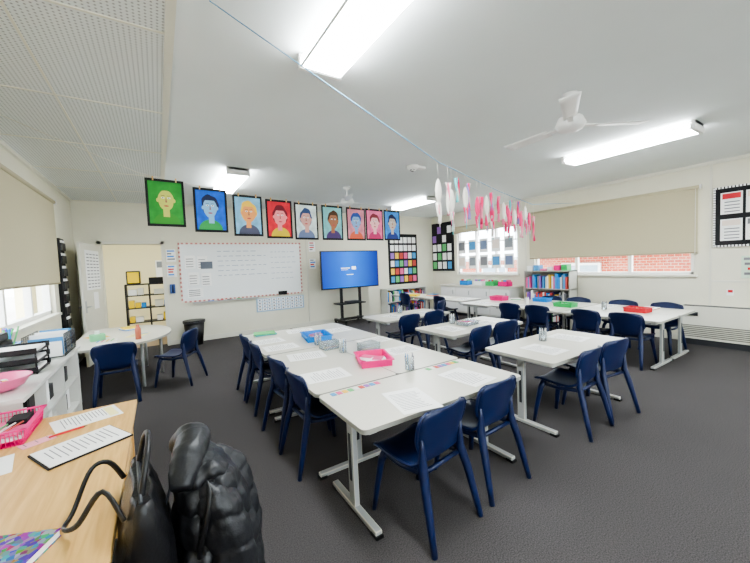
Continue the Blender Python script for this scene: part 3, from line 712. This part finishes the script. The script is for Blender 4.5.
# body draped over the chair back: shoulder line on top, widening to the hem
lump([(.135,1.50,.10),(.14,1.50,.20),(.14,1.50,.32),(.135,1.50,.45),(.125,1.50,.58),(.115,1.50,.70),(.10,1.50,.78),(.09,1.5,.83),(.085,1.5,.85)],
     [(.14,.19),(.165,.225),(.165,.232),(.155,.228),(.14,.222),(.12,.21),(.095,.19),(.06,.15),(.02,.06)],190,84,8,2.5,0.11,1.0)
# sleeves falling from each shoulder
lump([(.16,1.30,.13),(.17,1.295,.22),(.18,1.29,.36),(.175,1.29,.50),(.155,1.305,.64),(.13,1.33,.74),(.11,1.36,.79)],
     [(.035,.035),(.055,.05),(.066,.056),(.072,.06),(.076,.064),(.07,.06),(.03,.03)],130,40,7,2.0,0.14,2.5)
lump([(.26,1.56,.16),(.27,1.57,.25),(.275,1.58,.38),(.26,1.59,.50),(.23,1.61,.62),(.19,1.63,.71),(.15,1.64,.77)],
     [(.035,.035),(.052,.05),(.062,.058),(.068,.062),(.072,.066),(.066,.06),(.03,.03)],130,40,7,2.0,0.14,5.5)
# folded-down hood / collar roll
pts=[(.02,1.34,.79),(.035,1.38,.835),(.06,1.44,.87),(.075,1.51,.885),(.07,1.58,.872),(.045,1.64,.835),(.02,1.68,.79)]
rr=[];pp=[]
for i in range(61):
    u=i/60; pp.append(cr(pts,u)); rr.append((0.028+0.036*math.sin(math.pi*u)**0.6)*(0.93+0.07*abs(math.sin(u*math.pi*4))**0.5))
j.tube(pp,rr,puff,22,sq=0.85)
j.tube([(.0,1.45,.80),(-.028,1.44,.70),(-.032,1.44,.55),(-.03,1.44,.47)],0.005,trimm,6)
o=j.done('puffer_jacket')
tx=bpy.data.textures.new('wr','CLOUDS'); tx.noise_scale=0.07
md=o.modifiers.new('d','DISPLACE'); md.texture=tx; md.strength=0.02; md.texture_coords='GLOBAL'

# ------------------------------------------------------------ portraits on a line
px=[.11,.525,.92,1.297,1.663,2.057,2.453,2.797,3.15]; pz=[2.25,2.205,2.17,2.15,2.14,2.14,2.14,2.145,2.15]
def col(n,c): return mat('paint_'+n,c,0.7)
spec=[((40,140,48),(195,198,95),(55,140,45),(190,190,90),0),((12,92,205),(130,180,215),(45,150,75),(20,28,70),1),((125,180,212),(232,155,90),(70,72,95),(238,195,70),1),
((205,35,52),(232,135,138),(205,180,40),(110,12,32),1),((200,212,212),(198,150,140),(105,118,152),(45,68,110),1),((120,182,185),(160,105,75),(75,55,108),(75,48,28),1),
((212,132,148),(130,170,212),(218,100,70),(45,75,150),1),((232,110,155),(245,190,190),(195,50,105),(120,38,48),1),((60,138,218),(198,185,172),(36,55,130),(28,36,80),1)]
for k,(x,z) in enumerate(zip(px,pz)):
    bg,sk,sh,ha,hair=spec[k]; p=MB(); W,Hh=0.335,0.47
    p.b2((-W/2,-0.001,-Hh/2),(W/2,0.002,Hh/2),M_blackcard)
    def lay(pts,d,m): 
        p.face([(a,-0.001-d,b_) for a,b_ in pts],m)
    w2,h2=W/2-0.022,Hh/2-0.026
    lay([(-w2,-h2),(w2,-h2),(w2,h2),(-w2,h2)],0.001,mat('paintbg_%d'%k,bg,0.7,noise=0.2,nscale=14))
    rs=random.Random(k+3); fw=rs.uniform(.95,1.2); ox=rs.uniform(-.012,.012)
    def el(cx,cz,rx,rz_,a0=0,a1=360,n=28,wob=0.0):
        o_=[]
        for i in range(n if a1-a0==360 else n+1):
            a=math.radians(a0+(a1-a0)*i/n); w_=1+wob*math.sin(a*3+k)+wob*0.6*math.sin(a*7+k*2)
            o_.append((ox+cx+rx*math.cos(a)*w_,cz+rz_*math.sin(a)*w_))
        return o_
    lay(el(0,-h2,0.12,0.11,0,180),0.002,col('sh%d'%k,sh))
    lay([(-0.028,-0.14),(0.028,-0.14),(0.028,-0.04),(-0.028,-0.04)],0.003,col('sk%d'%k,sk))
    if hair: lay(el(0,0.055,0.085*fw,0.115,wob=0.06),0.0035,col('ha%d'%k,ha))
    lay(el(0,0.025,0.068*fw,0.102,wob=0.03),0.0045,col('sk%d'%k,sk))
    for sx in (-1,1):
        lay(el(sx*0.070*fw,0.025,0.013,0.02),0.004,col('sk%d'%k,sk))
        lay(el(sx*0.026,0.05,0.014,0.008),0.0055,M_paper); lay(el(sx*0.026,0.05,0.006,0.006),0.006,M_black)
        lay([(ox+sx*0.026-0.016,0.068),(ox+sx*0.026+0.016,0.070),(ox+sx*0.026+0.016,0.074),(ox+sx*0.026-0.016,0.072)],0.0055,M_black)
    lay([(ox-0.003,0.045),(ox+0.003,0.045),(ox+0.010,0.005),(ox-0.008,0.005)],0.0055,mat('nose_line',(150,95,80),0.7)); lay(el(0,-0.03,0.022,0.007),0.0055,mat('lip_paint',(180,65,72),0.7))
    if hair: lay(el(0,0.105,0.062*fw,0.035,0,180,wob=0.04),0.0052,col('ha%d'%k,ha))
    p.box((-0.1,0,Hh/2),(0.012,0.01,0.04),M_wood); p.box((0.1,0,Hh/2),(0.012,0.01,0.04),M_wood)
    p.done('student_portrait',(x,4.0+0.11*x,z),math.atan(0.11))
s=MB(); M_str=mat('string',(205,200,185),0.8)
s.tube([(X0,3.86,2.98),(-0.1,3.99,2.52)]+[(x,4.0+0.11*x+0.004,z+0.238) for x,z in zip(px,pz)]+[(3.4,4.374,2.40),(5.2,4.57,2.99)],0.0025,M_str,5); s.done('picture_line')

# ------------------------------------------------------------ garland
g=MB(); A=Vector((1.75,1.82,2.27)); B=Vector((4.24,2.66,2.26))
M_cyan=mat('cyan_string',(80,145,185),0.6)
g.tube([(0.32,2.03,2.995),tuple(A),tuple(A*0.5+B*0.5-Vector((0,0,0.02))),tuple(B),(7.695,3.82,2.7)],0.0028,M_cyan,6)
wp=mat('white_foam',(235,231,222),0.6); pk=mat('pink_ribbon',(240,50,120),0.6); pk2=mat('light_pink',(240,130,165),0.6); gn=mat('mint_ribbon',(100,190,195),0.6); pu=mat('lilac_ribbon',(150,130,200),0.6)
random.seed(21)
for i in range(24):
    t=min(1,max(0,(i+random.uniform(-.3,.3))/23)); p=A.lerp(B,t); p.z-=0.02*4*t*(1-t)*0.5
    l=random.uniform(0.03,0.16); p=p+Vector((0,random.uniform(-.02,.02),0))
    g.tube([p,p-Vector((0,0,l))],0.0012,wp,4)
    q=p-Vector((0,0,l)); kind=i%2
    if kind==0:
        g.tube([q-Vector((0,0,z)) for z in (0,0.03,0.08,0.13,0.17,0.19)],[0.006,0.022,0.032,0.028,0.014,0.004],wp if i%4==0 or t<.2 else pk,10,sq=0.45)
        q=q-Vector((0,0,0.17))
        g.tube([q,q-Vector((0.005,0.01,0.18))],[0.0035,0.003],gn if i%3 else wp,6)
    ms=[pk,gn if i%3==0 else pk,pu if i%4==1 else pk2,wp]; random.shuffle(ms)
    if t<.12: ms=[wp,pk2,wp]
    for s_ in (-1,0,1):
        m=ms[s_+1]; L_=random.randint(9,16) if kind else random.randint(4,8)
        P=[[ (q.x+s_*0.014+ (jj-0.5)*0.026*math.cos(ii*0.35+i+s_), q.y+(jj-0.5)*0.026*math.sin(ii*0.35+i+s_)+0.005*s_*ii/4, q.z-0.022*ii) for jj in (0,1)] for ii in range(L_)]
        g.surf(P,m,0.002)
g.done('hanging_ribbon_garland')

# ------------------------------------------------------------ light, world, camera
w=bpy.data.worlds.new('sky'); S.world=w; w.use_nodes=True
bg=w.node_tree.nodes['Background']; bg.inputs['Color'].default_value=(0.84,0.93,1.0,1); bg.inputs['Strength'].default_value=9.0
sun=bpy.data.lights.new('sun','SUN'); sun.energy=7.0; sun.angle=0.03; so=bpy.data.objects.new('sun',sun); S.collection.objects.link(so); so.rotation_euler=(R(20),R(5),0); so.location=(0,0,20)
S.view_settings.view_transform='AgX'
try: S.view_settings.look='AgX - Medium High Contrast'
except Exception: pass
S.view_settings.exposure=0.22
cam=bpy.data.cameras.new('camera'); co=bpy.data.objects.new('camera',cam); S.collection.objects.link(co)
cam.sensor_fit='HORIZONTAL'; cam.sensor_width=36; cam.lens=36*337/750; cam.clip_start=0.05; cam.clip_end=200
r=Vector((0.8399,-0.541,-0.0403)).normalized(); f=Vector((0.5391,0.8404,-0.0511)); f=(f-r*f.dot(r)).normalized(); u=r.cross(f)
M=Matrix(((r.x,u.x,-f.x,0),(r.y,u.y,-f.y,0),(r.z,u.z,-f.z,1.55),(0,0,0,1)))
co.matrix_world=M; S.camera=co
